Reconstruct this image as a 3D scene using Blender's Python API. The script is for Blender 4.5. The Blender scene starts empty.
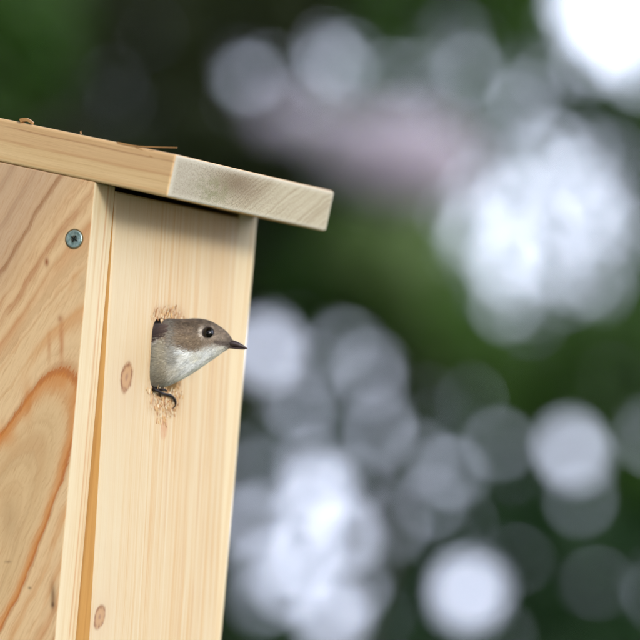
import bpy, bmesh, math, random
import numpy as np
from mathutils import Vector, Matrix, noise as mnoise

random.seed(7); rng = np.random.default_rng(7)
sc = bpy.context.scene
C = sc.collection
R = math.radians

# ------------------------------------------------------------------ camera
MM = 0.001
PXF = 640 * 200 / 24.0                 # focal length in photo pixels
DIST = 2.35
ALPHA, PITCH, ROLL = 1.1225, 0.0463, 0.0852
CAM = Vector((0, 0, 1.62))
def _rot():
    cp, sp, cr, sr = math.cos(PITCH), math.sin(PITCH), math.cos(ROLL), math.sin(ROLL)
    P = Matrix(((1, 0, 0), (0, cp, sp), (0, -sp, cp)))
    Q = Matrix(((cr, sr, 0), (-sr, cr, 0), (0, 0, 1)))
    return Matrix(((1, 0, 0), (0, 0, -1), (0, 1, 0))) @ (Q @ P).transposed()
CR = _rot()
cam_d = bpy.data.cameras.new('camera'); cam = bpy.data.objects.new('camera', cam_d); C.objects.link(cam)
cam.matrix_world = Matrix.Translation(CAM) @ CR.to_4x4()
cam_d.sensor_fit = 'HORIZONTAL'; cam_d.sensor_width = 24; cam_d.lens = 200
cam_d.clip_start = 0.05; cam_d.clip_end = 2000
cam_d.dof.use_dof = True
cam_d.dof.focus_distance = DIST + 0.03
cam_d.dof.aperture_fstop = 4.8
sc.camera = cam

# ------------------------------------------------------------------ world, sun, exposure
SUN_EL, SUN_AZ = R(17.5), R(145)        # azimuth: degrees clockwise from +Y (the viewing direction)
w = bpy.data.worlds.new('World'); sc.world = w; w.use_nodes = True
nt = w.node_tree; nt.nodes.clear()
sky = nt.nodes.new('ShaderNodeTexSky'); sky.sky_type = 'NISHITA'; sky.sun_disc = False
sky.sun_elevation = SUN_EL; sky.sun_rotation = SUN_AZ
sky.air_density = 1.0; sky.dust_density = 3.0; sky.ozone_density = 1.0
cloud = nt.nodes.new('ShaderNodeMixRGB'); cloud.inputs[0].default_value = 0.6
cloud.inputs[2].default_value = (42, 45.5, 57, 1)        # thin bright overcast
bg = nt.nodes.new('ShaderNodeBackground'); bg.inputs[1].default_value = 0.15
out = nt.nodes.new('ShaderNodeOutputWorld')
nt.links.new(sky.outputs[0], cloud.inputs[1]); nt.links.new(cloud.outputs[0], bg.inputs[0]); nt.links.new(bg.outputs[0], out.inputs[0])
sd = bpy.data.lights.new('sun', 'SUN'); sd.energy = 3.0; sd.angle = R(12); sd.color = (1.0, 0.965, 0.90)
so = bpy.data.objects.new('sun', sd); C.objects.link(so); so.location = (3, -4, 6)
sdir = Vector((math.sin(SUN_AZ) * math.cos(SUN_EL), math.cos(SUN_AZ) * math.cos(SUN_EL), math.sin(SUN_EL)))
so.rotation_euler = sdir.to_track_quat('Z', 'Y').to_euler()
sc.view_settings.view_transform = 'Standard'; sc.view_settings.look = 'None'
sc.view_settings.gamma = 1; sc.view_settings.exposure = -0.48
try: sc.view_settings.use_curve_mapping = False
except Exception: pass
cy = sc.cycles
cy.use_denoising = True; cy.use_adaptive_sampling = False
cy.max_bounces = 6; cy.diffuse_bounces = 3; cy.glossy_bounces = 2; cy.transmission_bounces = 3
cy.sample_clamp_indirect = 6

# ------------------------------------------------------------------ frames
def cam2world(v): return CAM + CR @ Vector(v)
def ray(u, v): return (CR @ Vector(((u - 320) / PXF, (320 - v) / PXF, -1)))       # photo pixel -> direction, unit depth
def at(u, v, depth): return CAM + ray(u, v) * depth
BOX_O = at(95.48, 181.9, DIST)
BOXM = Matrix.Translation(BOX_O) @ Matrix.Rotation(ALPHA, 4, 'Z')   # local: x width, y into the box, z up
BINV = BOXM.inverted()
def on_plane(u, v, axis, val):
    """photo pixel -> box-local point on plane axis=val"""
    o = BINV @ CAM; d = BINV.to_3x3() @ ray(u, v)
    t = (val - o[axis]) / d[axis]
    return o + d * t
K = 0.8806
W, T, F = 184.9 * K * MM, 21.7 * K * MM, 41.6 * K * MM
PIT = 0.138; DEP = 0.150; HGT = 0.262

# ------------------------------------------------------------------ helpers
def link(name, me, mat=None, parent=None, loc=None):
    o = bpy.data.objects.new(name, me); C.objects.link(o)
    if mat is not None:
        for m in (mat if isinstance(mat, (list, tuple)) else [mat]): me.materials.append(m)
    if parent is not None: o.parent = parent
    if loc is not None: o.location = loc
    return o
def mesh(name, vs, fs, smooth=False):
    me = bpy.data.meshes.new(name); me.from_pydata([tuple(v) for v in vs], [], fs); me.update()
    if smooth:
        for p in me.polygons: p.use_smooth = True
    return me
def empty(name, label, cat, mw=None, group=None):
    o = bpy.data.objects.new(name, None); C.objects.link(o)
    o['label'] = label; o['category'] = cat
    if group: o['group'] = group
    if mw is not None: o.matrix_world = mw
    return o
def from_bm(name, bm, mat, parent, smooth=False):
    me = bpy.data.meshes.new(name); bm.to_mesh(me); bm.free()
    if smooth:
        for p in me.polygons: p.use_smooth = True
    return link(name, me, mat, parent)
def board(name, x0, x1, y0, y1, z0, z1, mat, parent, bev=0.0008, fn=None, cuts=0):
    bm = bmesh.new(); bmesh.ops.create_cube(bm, size=1)
    for v in bm.verts:
        v.co = Vector((x0 + (v.co.x + .5) * (x1 - x0), y0 + (v.co.y + .5) * (y1 - y0), z0 + (v.co.z + .5) * (z1 - z0)))
        if fn: v.co = fn(v.co)
    if bev: bmesh.ops.bevel(bm, geom=bm.edges[:], offset=bev, segments=3, affect='EDGES', profile=.6)
    return from_bm(name, bm, mat, parent, False)

# ------------------------------------------------------------------ node expression helper
class S:
    """a scalar socket with arithmetic"""
    def __init__(s, nt, sock): s.nt, s.k = nt, sock
    def _m(s, op, *a, clamp=False):
        n = s.nt.nodes.new('ShaderNodeMath'); n.operation = op; n.use_clamp = clamp
        for i, x in enumerate((s,) + a):
            if isinstance(x, S): s.nt.links.new(x.k, n.inputs[i])
            else: n.inputs[i].default_value = float(x)
        return S(s.nt, n.outputs[0])
    def __add__(s, o): return s._m('ADD', o)
    __radd__ = __add__
    def __sub__(s, o): return s._m('SUBTRACT', o)
    def __rsub__(s, o): return (s * -1) + o
    def __mul__(s, o): return s._m('MULTIPLY', o)
    __rmul__ = __mul__
    def __truediv__(s, o): return s._m('DIVIDE', o)
    def sq(s): return s._m('MULTIPLY', s)
    def sqrt(s): return s._m('SQRT')
    def abs(s): return s._m('ABSOLUTE')
    def pow(s, p): return s._m('POWER', p)
    def exp(s): return s._m('EXPONENT')
    def clamp(s): return s._m('ADD', 0, clamp=True)
    def gt(s, o): return s._m('GREATER_THAN', o)
    def gauss(s, c, w): return (((s - c) / w).sq() * -1).exp()
    def ss(s, a, b):
        n = s.nt.nodes.new('ShaderNodeMapRange'); n.interpolation_type = 'SMOOTHSTEP'
        s.nt.links.new(s.k, n.inputs[0])
        for i, x in enumerate((a, b, 0, 1)): n.inputs[i + 1].default_value = x
        return S(s.nt, n.outputs[0])
class Mat:
    def __init__(m, name, rough=.6, spec=.3):
        m.m = bpy.data.materials.new(name); m.m.use_nodes = True; m.nt = m.m.node_tree
        m.b = m.nt.nodes['Principled BSDF']; m.b.inputs['Roughness'].default_value = rough
        m.b.inputs['Specular IOR Level'].default_value = spec
        tc = m.nt.nodes.new('ShaderNodeTexCoord')
        sp = m.nt.nodes.new('ShaderNodeSeparateXYZ'); m.nt.links.new(tc.outputs['Object'], sp.inputs[0])
        m.x, m.y, m.z = (S(m.nt, sp.outputs[i]) * 1000 for i in range(3))     # millimetres
    def vec(m, a, b, c):
        n = m.nt.nodes.new('ShaderNodeCombineXYZ')
        for i, x in enumerate((a, b, c)):
            if isinstance(x, S): m.nt.links.new(x.k, n.inputs[i])
            else: n.inputs[i].default_value = float(x)
        return n.outputs[0]
    def noise(m, a, b, c, detail=2, rough=.5, dist=0):
        n = m.nt.nodes.new('ShaderNodeTexNoise'); n.inputs['Scale'].default_value = 1
        n.inputs['Detail'].default_value = detail; n.inputs['Roughness'].default_value = rough
        n.inputs['Distortion'].default_value = dist
        m.nt.links.new(m.vec(a, b, c), n.inputs['Vector']); return S(m.nt, n.outputs[0])
    def mix(m, f, a, b, mode='MIX'):
        n = m.nt.nodes.new('ShaderNodeMixRGB'); n.blend_type = mode
        for i, x in enumerate((f, a, b)):
            if isinstance(x, S): m.nt.links.new(x.k, n.inputs[i])
            elif isinstance(x, (int, float)): n.inputs[i].default_value = x
            elif isinstance(x, tuple): n.inputs[i].default_value = (*x, 1)
            else: m.nt.links.new(x, n.inputs[i])
        return n.outputs[0]
    def col(m, c):
        if isinstance(c, tuple): m.b.inputs['Base Color'].default_value = (*c, 1)
        else: m.nt.links.new(c, m.b.inputs['Base Color'])
    def bump(m, h, strength=.3, dist=.0002):
        n = m.nt.nodes.new('ShaderNodeBump'); n.inputs['Strength'].default_value = strength; n.inputs['Distance'].default_value = dist
        m.nt.links.new(h.k, n.inputs['Height']); m.nt.links.new(n.outputs[0], m.b.inputs['Normal'])
def lin(r, g, b):
    f = lambda c: (c / 255 / 12.92) if c / 255 <= .04045 else ((c / 255 + .055) / 1.055) ** 2.4
    return (f(r), f(g), f(b))

# ------------------------------------------------------------------ wood
KN1 = on_plane(126, 377, 1, -0.0028); KN2 = on_plane(99, 617, 1, -0.0065)
HC = on_plane(166.5, 355.5, 1, -0.0025)                   # entrance hole centre
def front_wood():
    m = Mat('pale_pine_front', .5, .35)
    x, z = m.x, m.z
    wob = (m.noise(x * .02, 3.1, z * .008, 2) - .5) * 5
    g = x + wob
    knots = None
    for kp, sx, sz in ((KN1, 9, 26), (KN2, 8, 20)):
        kx, kz = kp.x * 1000, kp.z * 1000
        dx, dz = x - kx, z - kz
        e = (((dx / sx).sq() + (dz / sz).sq()) * -1).exp()
        g = g + e * dx * -.6                               # lines squeeze round the knot
        # the knot itself
        r = ((dx / (sx * .68)).sq() + ((dz - dx * .3) / (sz * .27)).sq()).sqrt() + (m.noise(x * .2, 0, z * .2, 2) - .5) * .35
        body = 1 - r.ss(.75, 1.1); ring = r.gauss(.82, .16); core = 1 - r.ss(.1, .35)
        halo = (r * -.55).exp()
        knots = (knots or []) + [(body, ring, core, halo)]
    amp = x.ss(25, 75) * .75 + .25                          # quiet on the left, lined towards the right
    n1 = m.noise(g * .34, 0, z * .004, 2, .6)
    n2 = m.noise(g * 1.1, 5, z * .008, 3, .65)
    n3 = m.noise(g * 3.2, 9, z * .03, 2, .6)
    st = (n1.ss(.35, .72) * .5 + n2.ss(.45, .75) * .8 + n3.ss(.45, .8) * .35) * amp
    c = m.mix(m.noise(x * .02, 1, z * .012, 3), lin(243, 226, 192), lin(234, 212, 172))
    c = m.mix((st * .95).clamp(), c, lin(224, 176, 112))
    c = m.mix(m.noise(x * .05, 6, z * .02, 3).ss(.5, .8) * .3, c, lin(224, 198, 156))
    c = m.mix(m.noise(x * .4, 2, z * .4, 4, .7).ss(.62, .8) * .18, c, lin(196, 168, 128))
    # two sharper growth lines beside the left edge and the right hand band
    for c0, wd, s in ((16.5, .35, .5), (27, .5, .2), (33, .3, .25), (84, .8, .35), (104, .7, .4), (117, .6, .45), (124, .8, .45), (134, .5, .4)):
        l = g.gauss(c0, wd) * (m.noise(c0, 2, z * .02, 2).ss(.35, .65))
        c = m.mix((l * s).clamp(), c, lin(206, 146, 92))
    pores = m.noise(x * 7, 0, z * .35, 2, .7).ss(.62, .8)
    c = m.mix(pores * .16, c, lin(190, 150, 108))
    for body, ring, core, halo in knots:
        c = m.mix((halo * .45).clamp(), c, lin(224, 184, 148))
        c = m.mix((body * .85).clamp(), c, lin(206, 158, 108))
        c = m.mix((ring * m.noise(x * .5, 0, z * .3, 2).ss(.3, .6) * .8).clamp(), c, lin(140, 84, 46))
        c = m.mix((core * .5).clamp(), c, lin(150, 105, 85))
    # pecked, weathered wood round the hole, with frayed edges
    dx = (x - HC.x * 1000) / 17.5; dz = (z - HC.z * 1000)
    up = m.noise(x * .8, 4, z * .06, 3, .7)
    lim = up * 24 + 4 - (dz.gt(0)) * 5
    zone = (1 - (dx.abs() - .15 + (up - .5) * 1.2).ss(.35, 1.0)) * (1 - ((dz.abs() - 14) / lim).ss(.45, .95))
    fib = m.noise(x * 1.7, 8, z * .2, 4, .75)
    c = m.mix((zone * fib.ss(.36, .56) * .8).clamp(), c, lin(212, 160, 108))
    c = m.mix((zone * fib.ss(.52, .62) * .95).clamp(), c, lin(140, 88, 52))
    # the orange scar under the foot
    S1 = on_plane(163.5, 428, 1, -0.0035)
    sc_ = (((x - S1.x * 1000 + (fib - .5) * 8) / 3.6).sq() + ((z - S1.z * 1000) / 5.6).sq())
    c = m.mix(((1 - sc_.ss(.5, 1.25)) * (fib.ss(.35, .6) * .65 + .08)).clamp(), c, lin(216, 150, 104))
    m.col(m.mix(1.0, c, (.64, .625, .575), 'MULTIPLY'))
    h = n2 * .6 + n3 * .3 + m.noise(x * 9, 0, z * .2, 2) * .5 + zone * fib * 9
    m.bump(h, .35, .00025)
    return m.m
# left side: cathedral grain of a flat-sawn board (field fitted to the arch one sees)
def side_wood():
    m = Mat('warm_pine_side', .52, .35)
    y, z = m.y, m.z
    p0 = on_plane(15, 400, 0, 0); py = on_plane(115, 400, 0, 0); pz = on_plane(15, 500, 0, 0)
    # local (mm) -> photo-like pixel units by an affine map
    A = np.array([[(py.y - p0.y) * 1000, (pz.y - p0.y) * 1000], [(py.z - p0.z) * 1000, (pz.z - p0.z) * 1000]]) / 100
    I = np.linalg.inv(A); oy, oz = p0.y * 1000, p0.z * 1000
    U = (y - oy) * I[0, 0] + (z - oz) * I[0, 1] + 15
    V = (y - oy) * I[1, 0] + (z - oz) * I[1, 1] + 400
    nz = m.noise(U * .016, 1, V * .009, 3, .55) - .5
    nf = m.noise(U * .09, 7, V * .04, 3, .6) - .5
    U2, V2 = U + nz * 13 + nf * 2.5, V + nz * 14
    a = U2 * .42 - (V2 - 600) * .907
    b = U2 * .907 + (V2 - 600) * .42 + 33
    fibre = m.noise(a * .035, 0, b * .9, 3, .7)
    G = (a.sq() + (b / .2).sq()).sqrt() + (fibre - .5) * 28
    along = m.noise(a * .012, 2, b * .05, 3)
    c = m.mix(m.noise(U * .012, 3, V * .006, 3), lin(236, 204, 156), lin(226, 186, 134))
    c = m.mix(G.ss(480, 660) * .6, c, lin(190, 158, 130))
    c = m.mix((1 - G.ss(170, 240)) * .45, c, lin(206, 172, 120))
    rings = m.noise(G * .021, 0, V * .0015, 3, .6); fine = m.noise(G * .11, 0, V * .004, 3, .65)
    c = m.mix((rings.ss(.5, .72) * .36).clamp(), c, lin(190, 138, 88))
    c = m.mix((fine.ss(.5, .7) * .34).clamp(), c, lin(180, 126, 80))
    def line(g0, wd, s, colr, lo=.3, hi=.6):
        nonlocal c
        l = G.gauss(g0, wd) * along.ss(lo, hi) + G.gauss(g0 + wd * .5, wd * .22) * .45
        c = m.mix((l * s).clamp(), c, colr)
    line(224, 15, .7, lin(206, 126, 46), .1, .45)
    line(236, 5, .75, lin(184, 98, 30), .05, .35)
    line(244, 4, .3, lin(160, 92, 40), .25, .6)
    line(300, 16, .5, lin(210, 140, 74), .4, .6)
    line(365, 18, .5, lin(206, 138, 78), .42, .6)
    line(428, 18, .5, lin(196, 124, 66))
    line(488, 16, .6, lin(182, 118, 70), .3, .6)
    line(530, 14, .42, lin(190, 126, 76), .4, .6)
    line(603, 9, .7, lin(160, 112, 72), .1, .4)
    line(700, 18, .48, lin(176, 138, 104)); line(800, 20, .42, lin(172, 136, 104))
    line(140, 9, .15, lin(164, 122, 80))
    # small resin streaks and pin knots
    for (u, v, su, sv, s, colr) in ((47, 262, 2.3, 4, .8, (150, 80, 40)), (62, 345, 2.2, 20, .6, (188, 108, 48)), (50, 350, 1.8, 14, .45, (192, 116, 58)),
                              (60, 318, 2.5, 4, .55, (170, 96, 50)), (53, 596, 2.6, 13, .75, (120, 84, 50)), (53, 604, 1.6, 3.0, .7, (80, 50, 28)), (8, 562, 3, 1.3, .5, (110, 74, 44)),
                              (30, 587, 1.6, 1.4, .55, (110, 74, 44)), (10, 520, 9, 22, .25, (150, 118, 80)), (82, 283, 3.5, 9, .3, (180, 150, 110)), (28, 402, 5, 20, .45, (205, 128, 56)), (6, 436, 10, 12, .5, (206, 124, 44))):
        e = ((((U2 - u - nz * 8) / su).sq() + ((V2 - v) / sv).sq()) * -1).exp() * (nf + 1.1)
        c = m.mix((e * s).clamp(), c, lin(*colr))
    c = m.mix(fibre.ss(.48, .72) * .42, c, lin(184, 128, 76))
    m.col(c); m.bump(fine + fibre * .5, .3, .0002)
    return m.m
def edge_wood(name, base1, base2, line_c, axis='x', freq=1.2, lines=(), streak=.5, along='z', af=.01):
    """quarter-sawn look: straight lines across one axis, stretched along another"""
    m = Mat(name, .55, .3)
    q = getattr(m, axis); l = getattr(m, along)
    g = q + (m.noise(q * .03, 2, l * .01, 2) - .5) * 3
    c = m.mix(m.noise(q * .1, 1, l * .02, 3), base1, base2)
    n = m.noise(g * freq, 3, l * af, 3, .65); n2 = m.noise(g * freq * 4, 6, l * af * 3, 2, .6)
    c = m.mix((n.ss(.48, .72) * streak).clamp(), c, line_c); c = m.mix((n2.ss(.5, .75) * streak * .5).clamp(), c, line_c)
    for g0, wd, s, cc in lines:
        e = g.gauss(g0, wd) * m.noise(g0, 2, l * .03, 2).ss(.25, .5)
        c = m.mix((e * s).clamp(), c, cc)
    m.col(m.mix(1.0, c, (.69, .68, .63), 'MULTIPLY')); m.bump(n + n2 * .5, .3, .0002); return m.m
MAT_FRONT = front_wood(); MAT_SIDE = side_wood()
MAT_STRIP = edge_wood('side_board_front_edge', lin(240, 224, 190), lin(230, 208, 168), lin(206, 156, 100), 'x', .7,
                      ((12.5, .7, .6, lin(206, 140, 78)), (15.5, .6, .5, lin(210, 150, 90)), (6, 1.2, .2, lin(214, 170, 120))), .4)
MAT_STRIPR = edge_wood('right_board_front_edge', lin(240, 222, 186), lin(236, 214, 172), lin(216, 168, 110), 'x', .8,
                      ((W * 1000 - 5, 1.1, .35, lin(216, 160, 90)),), .45)
MAT_DOORSIDE = edge_wood('resinous_edge', lin(244, 194, 124), lin(236, 180, 106), lin(208, 144, 76), 'y', .6, (), .5)
def roof_wood():
    """long edges, faces and the sawn weathered end of the roof board, told apart by the surface's own direction"""
    m = Mat('roof_board_pine', .6, .25)
    x, y, z = m.x, m.y, m.z                                # roof-local: y along the slope, z through the thickness 0..19
    zz = z + (m.noise(y * .012, 0, 4, 2) - .5) * 2.4
    c = m.mix(m.noise(y * .03, 1, z * .2, 3), lin(222, 190, 140), lin(212, 176, 124))
    c = m.mix(zz.ss(8.5, 10.2) * .45, c, lin(206, 164, 118))
    for g0, wd, s, cc in ((15.6, .35, .6, (158, 108, 68)), (16.8, .8, .35, (196, 150, 100)), (9.4, .7, .5, (186, 134, 88)), (6.3, .35, .2, (190, 140, 90)), (4.2, .8, .2, (232, 200, 150)), (1.8, .4, .35, (196, 140, 80)), (12, .5, .2, (190, 146, 104))):
        c = m.mix((zz.gauss(g0, wd) * s * m.noise(y * .03, g0, 0, 2).ss(.2, .5)).clamp(), c, lin(*cc))
    fb = m.noise(y * .06, x * 1.2, z * 1.8, 3, .65)
    c = m.mix(fb.ss(.5, .75) * .3, c, lin(190, 144, 96))
    # sawn end: grey, pores, slanting rings, green algae film
    d = z * .62 - x * .36
    bend = d + (m.noise(x * .05, 0, z * .08, 2) - .5) * 5
    rg = m.noise(bend * 1.5, 2, x * .004, 2, .5)
    por = m.noise(x * 1.3, 0, z * 1.3, 4, .8)
    e = m.mix(m.noise(x * .05, 5, z * .1, 3), lin(226, 216, 186), lin(206, 196, 164))
    e = m.mix(x.ss(20, 60) * .0 + (1 - x.ss(18, 75)) * .55, e, lin(196, 190, 174))
    e = m.mix((rg.ss(.45, .7) * (por * 1.3 + .15) * (x.ss(25, 75) * .6 + .15)).clamp(), e, lin(150, 126, 88))
    smudge = ((((x - 62) / 26).sq() + ((z - 12.5) / 7).sq()) * -1).exp() * (por + .45)
    e = m.mix((smudge * .85).clamp(), e, lin(128, 104, 74))
    alg = ((((x - 40) / 17).sq() + ((z - 7) / 6).sq()) * -1).exp() * m.noise(x * .2, 3, z * .3, 3).ss(.3, .65)
    e = m.mix((alg * .8).clamp(), e, lin(138, 142, 92))
    e = m.mix((por.ss(.48, .62) * ((1 - x.ss(40, 150)) * .4 + .42)).clamp(), e, lin(128, 112, 86))
    rim = (z.ss(15.8, 18.6) + (1 - z.ss(.4, 3)) + (1 - x.ss(0, 4)) + x.ss(158, 161.5)).clamp()
    e = m.mix((rim * .55).clamp(), e, lin(234, 228, 206))
    tc = m.nt.nodes.new('ShaderNodeTexCoord'); sp = m.nt.nodes.new('ShaderNodeSeparateXYZ')
    m.nt.links.new(tc.outputs['Normal'], sp.inputs[0])
    is_end = (S(m.nt, sp.outputs[1]) * -1).ss(.5, .8)
    m.col(m.mix(is_end, c, m.mix(1.0, e, (.66, .64, .62), 'MULTIPLY'))); m.bump(fb + por * is_end * 3 + rg * is_end, .4, .0003)
    return m.m
MAT_ROOF = roof_wood()
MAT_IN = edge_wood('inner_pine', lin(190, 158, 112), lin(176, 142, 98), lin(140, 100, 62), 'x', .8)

# ------------------------------------------------------------------ the nest box
box = empty('nest_box', 'new pale pine nest box with sloping roof and round hole, fixed to a tree trunk', 'nest box', BOXM)
g_ = 0.0006
sl = lambda v: v.copy()
def top_cut(v):            # tops follow the roof's slope
    v = v.copy()
    if v.z > -0.05: v.z = v.y * math.tan(PIT) - 0.0001
    return v
def side_board(name, x0, x1, mat_face, mat_edge, label=None):
    bm = bmesh.new(); bmesh.ops.create_cube(bm, size=1)
    for v in bm.verts:
        v.co = Vector((x0 + (v.co.x + .5) * (x1 - x0), 0 + (v.co.y + .5) * DEP, -HGT if v.co.z < 0 else 0)); v.co = top_cut(v.co)
    bmesh.ops.bevel(bm, geom=bm.edges[:], offset=.0007, segments=3, affect='EDGES', profile=.6)
    for f in bm.faces: f.material_index = 1 if f.normal.y < -.5 else 0
    o = from_bm(name, bm, [mat_face, mat_edge], box)
    if label: o['label'] = label
    return o
side_board('side_panel', 0, T, MAT_SIDE, MAT_STRIP, 'side panel with orange cathedral grain and a countersunk screw')
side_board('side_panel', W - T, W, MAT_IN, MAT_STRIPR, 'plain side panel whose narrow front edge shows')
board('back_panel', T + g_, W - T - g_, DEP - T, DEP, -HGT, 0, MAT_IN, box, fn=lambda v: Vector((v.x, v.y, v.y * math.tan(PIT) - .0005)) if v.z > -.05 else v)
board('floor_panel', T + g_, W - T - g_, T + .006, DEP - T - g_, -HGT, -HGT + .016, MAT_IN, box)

# front panel with a real hole; it has swung out a little at the foot
X0, X1 = T + g_, W - T - g_
ZT, ZB = -0.0021, -HGT - .004
def prot(z): return 0.0003 + 0.0068 * (-z / 0.2)
def hole_pt(a, k=1.0):
    ca, sa = math.cos(a), math.sin(a)
    n = 5.0
    r = 1 / ((abs(ca) ** n + abs(sa) ** n) ** (1 / n))
    rx, rz = .0155, .0158
    jag = 1 + .02 * mnoise.noise(Vector((a * 3, 1, 0))) + (.03 * mnoise.noise(Vector((a * 14, 5, 0))) if abs(sa) > .75 else 0)
    return HC.x + r * ca * rx * k * jag, HC.z + r * sa * rz * k * jag
N = 160
corner = [math.atan2(z - HC.z, x - HC.x) for x in (X0, X1) for z in (ZT, ZB)]
angs = sorted(list(np.linspace(-math.pi, math.pi, N, endpoint=False)) + corner)
def rect_pt(a):
    ca, sa = math.cos(a), math.sin(a)
    t = min((X1 - HC.x) / ca if ca > 1e-9 else 1e9, (X0 - HC.x) / ca if ca < -1e-9 else 1e9,
            (ZT - HC.z) / sa if sa > 1e-9 else 1e9, (ZB - HC.z) / sa if sa < -1e-9 else 1e9)
    return HC.x + ca * t, HC.z + sa * t
vs, fs, mi = [], [], []
loops = []
def add_loop(pts, dy):
    i0 = len(vs)
    for x, z in pts: vs.append((x, -prot(z) + dy, z))
    loops.append(i0)
n = len(angs)
hp = [hole_pt(a) for a in angs]; rp = [rect_pt(a) for a in angs]
def lerp(p, q, t): return (p[0] + (q[0] - p[0]) * t, p[1] + (q[1] - p[1]) * t)
inset = [(min(max(x, X0 + .0008), X1 - .0008), min(max(z, ZB + .0008), ZT - .0008)) for x, z in rp]
add_loop([hole_pt(a, .97) for a in angs], T)      # hole at the back
add_loop(hp, .0016)                               # hole near the front
add_loop([hole_pt(a, 1.035) for a in angs], 0)    # softened rim
add_loop([lerp(h, r, .35) for h, r in zip(hp, inset)], 0)
add_loop(inset, 0)
add_loop(rp, .0008)
add_loop(rp, T)
for L in range(len(loops) - 1):
    a0, b0 = loops[L], loops[L + 1]
    for i in range(n):
        j = (i + 1) % n
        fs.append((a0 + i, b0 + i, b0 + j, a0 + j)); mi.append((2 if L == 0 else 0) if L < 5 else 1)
a0, b0 = loops[-1], loops[0]
for i in range(n):
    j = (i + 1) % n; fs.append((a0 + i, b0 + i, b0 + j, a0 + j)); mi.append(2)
me = mesh('front_panel', vs, fs)
fp = link('front_panel', me, [MAT_FRONT, MAT_DOORSIDE, MAT_IN], box)
for p, k in zip(me.polygons, mi): p.material_index = k
fp['label'] = 'front panel with pecked round hole and two small knots, swung slightly open at its foot'
bm = bmesh.new(); bm.from_mesh(me); bmesh.ops.recalc_face_normals(bm, faces=bm.faces); bm.to_mesh(me); bm.free()

# roof board: own frame, y down the slope towards the rear, z through the thickness
roofM = Matrix.Translation((0, 0, 0)) @ Matrix.Rotation(PIT, 4, 'X')
yf = -F / math.cos(PIT)
bm = bmesh.new(); bmesh.ops.create_cube(bm, size=1)
RW = W - .0009
TH = 19.1 * MM
for v in bm.verts:
    v.co = Vector((-.0006 + (v.co.x + .5) * (RW + .0006), yf + (v.co.y + .5) * (DEP + .012 - yf), (v.co.z + .5) * TH))
bmesh.ops.bevel(bm, geom=bm.edges[:], offset=.0013, segments=4, affect='EDGES', profile=.5)
roof = from_bm('roof', bm, MAT_ROOF, box); roof.matrix_local = roofM
roof['label'] = 'sloping roof board with a grey weathered sawn end'
# splinters and whiskers on the roof
MAT_SPL = edge_wood('splinter_wood', lin(226, 180, 122), lin(206, 150, 92), lin(160, 104, 60), 'x', 2, (), .5)
def sliver(name, pts, w0, parent, mat=MAT_SPL, th=.45, tip=.25, wd=None):
    """a tapering strip of wood through pts, with thickness"""
    vs, fs = [], []
    up = wd or Vector((0, 0, 1))
    for i, p in enumerate(pts):
        p = Vector(p); t = i / (len(pts) - 1)
        d = (Vector(pts[min(i + 1, len(pts) - 1)]) - Vector(pts[max(i - 1, 0)])).normalized()
        s = d.cross(up).normalized(); q = s.cross(d)
        k = w0 * (1 - t * (1 - tip)); 
        for a, b in ((-1, -1), (1, -1), (1, 1), (-1, 1)): vs.append(p + s * k * a * .5 + q * k * th * b * .5)
    for i in range(len(pts) - 1):
        for k in range(4):
            a = i * 4 + k; b = i * 4 + (k + 1) % 4; fs.append((a, b, b + 4, a + 4))
    fs.append((3, 2, 1, 0)); e = (len(pts) - 1) * 4; fs.append((e, e + 1, e + 2, e + 3))
    return link(name, mesh(name, vs, fs), mat, parent)
def roofpt(u, v, x=-.0002):                                  # photo pixel -> point in the roof's frame on its outer long face
    p = on_plane(u, v, 0, x); return roofM.inverted() @ p
def rp3(l): return [roofpt(*q) for q in l]
sliver('splinter', rp3([(118, 142.6), (130, 145.2), (140, 146.6), (152, 147.0), (164, 147.4), (177, 147.6)]), .0010, roof, th=.7, tip=.5)
sliver('splinter', rp3([(136, 147.5), (143, 150.2), (148, 151.0), (154, 150.3)]), .0009, roof, tip=.6)
sliver('splinter', rp3([(21, 120.9), (24, 119.9), (27, 119.6), (30, 121.0), (33, 123.4)]), .0022, roof, th=.8, tip=.6)
sliver('splinter', rp3([(81, 133.6), (80.6, 131.8), (81.3, 130.8)]), .0009, roof, tip=.5)
sliver('splinter', rp3([(150, 156.0), (154, 157.8), (155.5, 160)]), .0010, roof, tip=.5)

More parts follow.
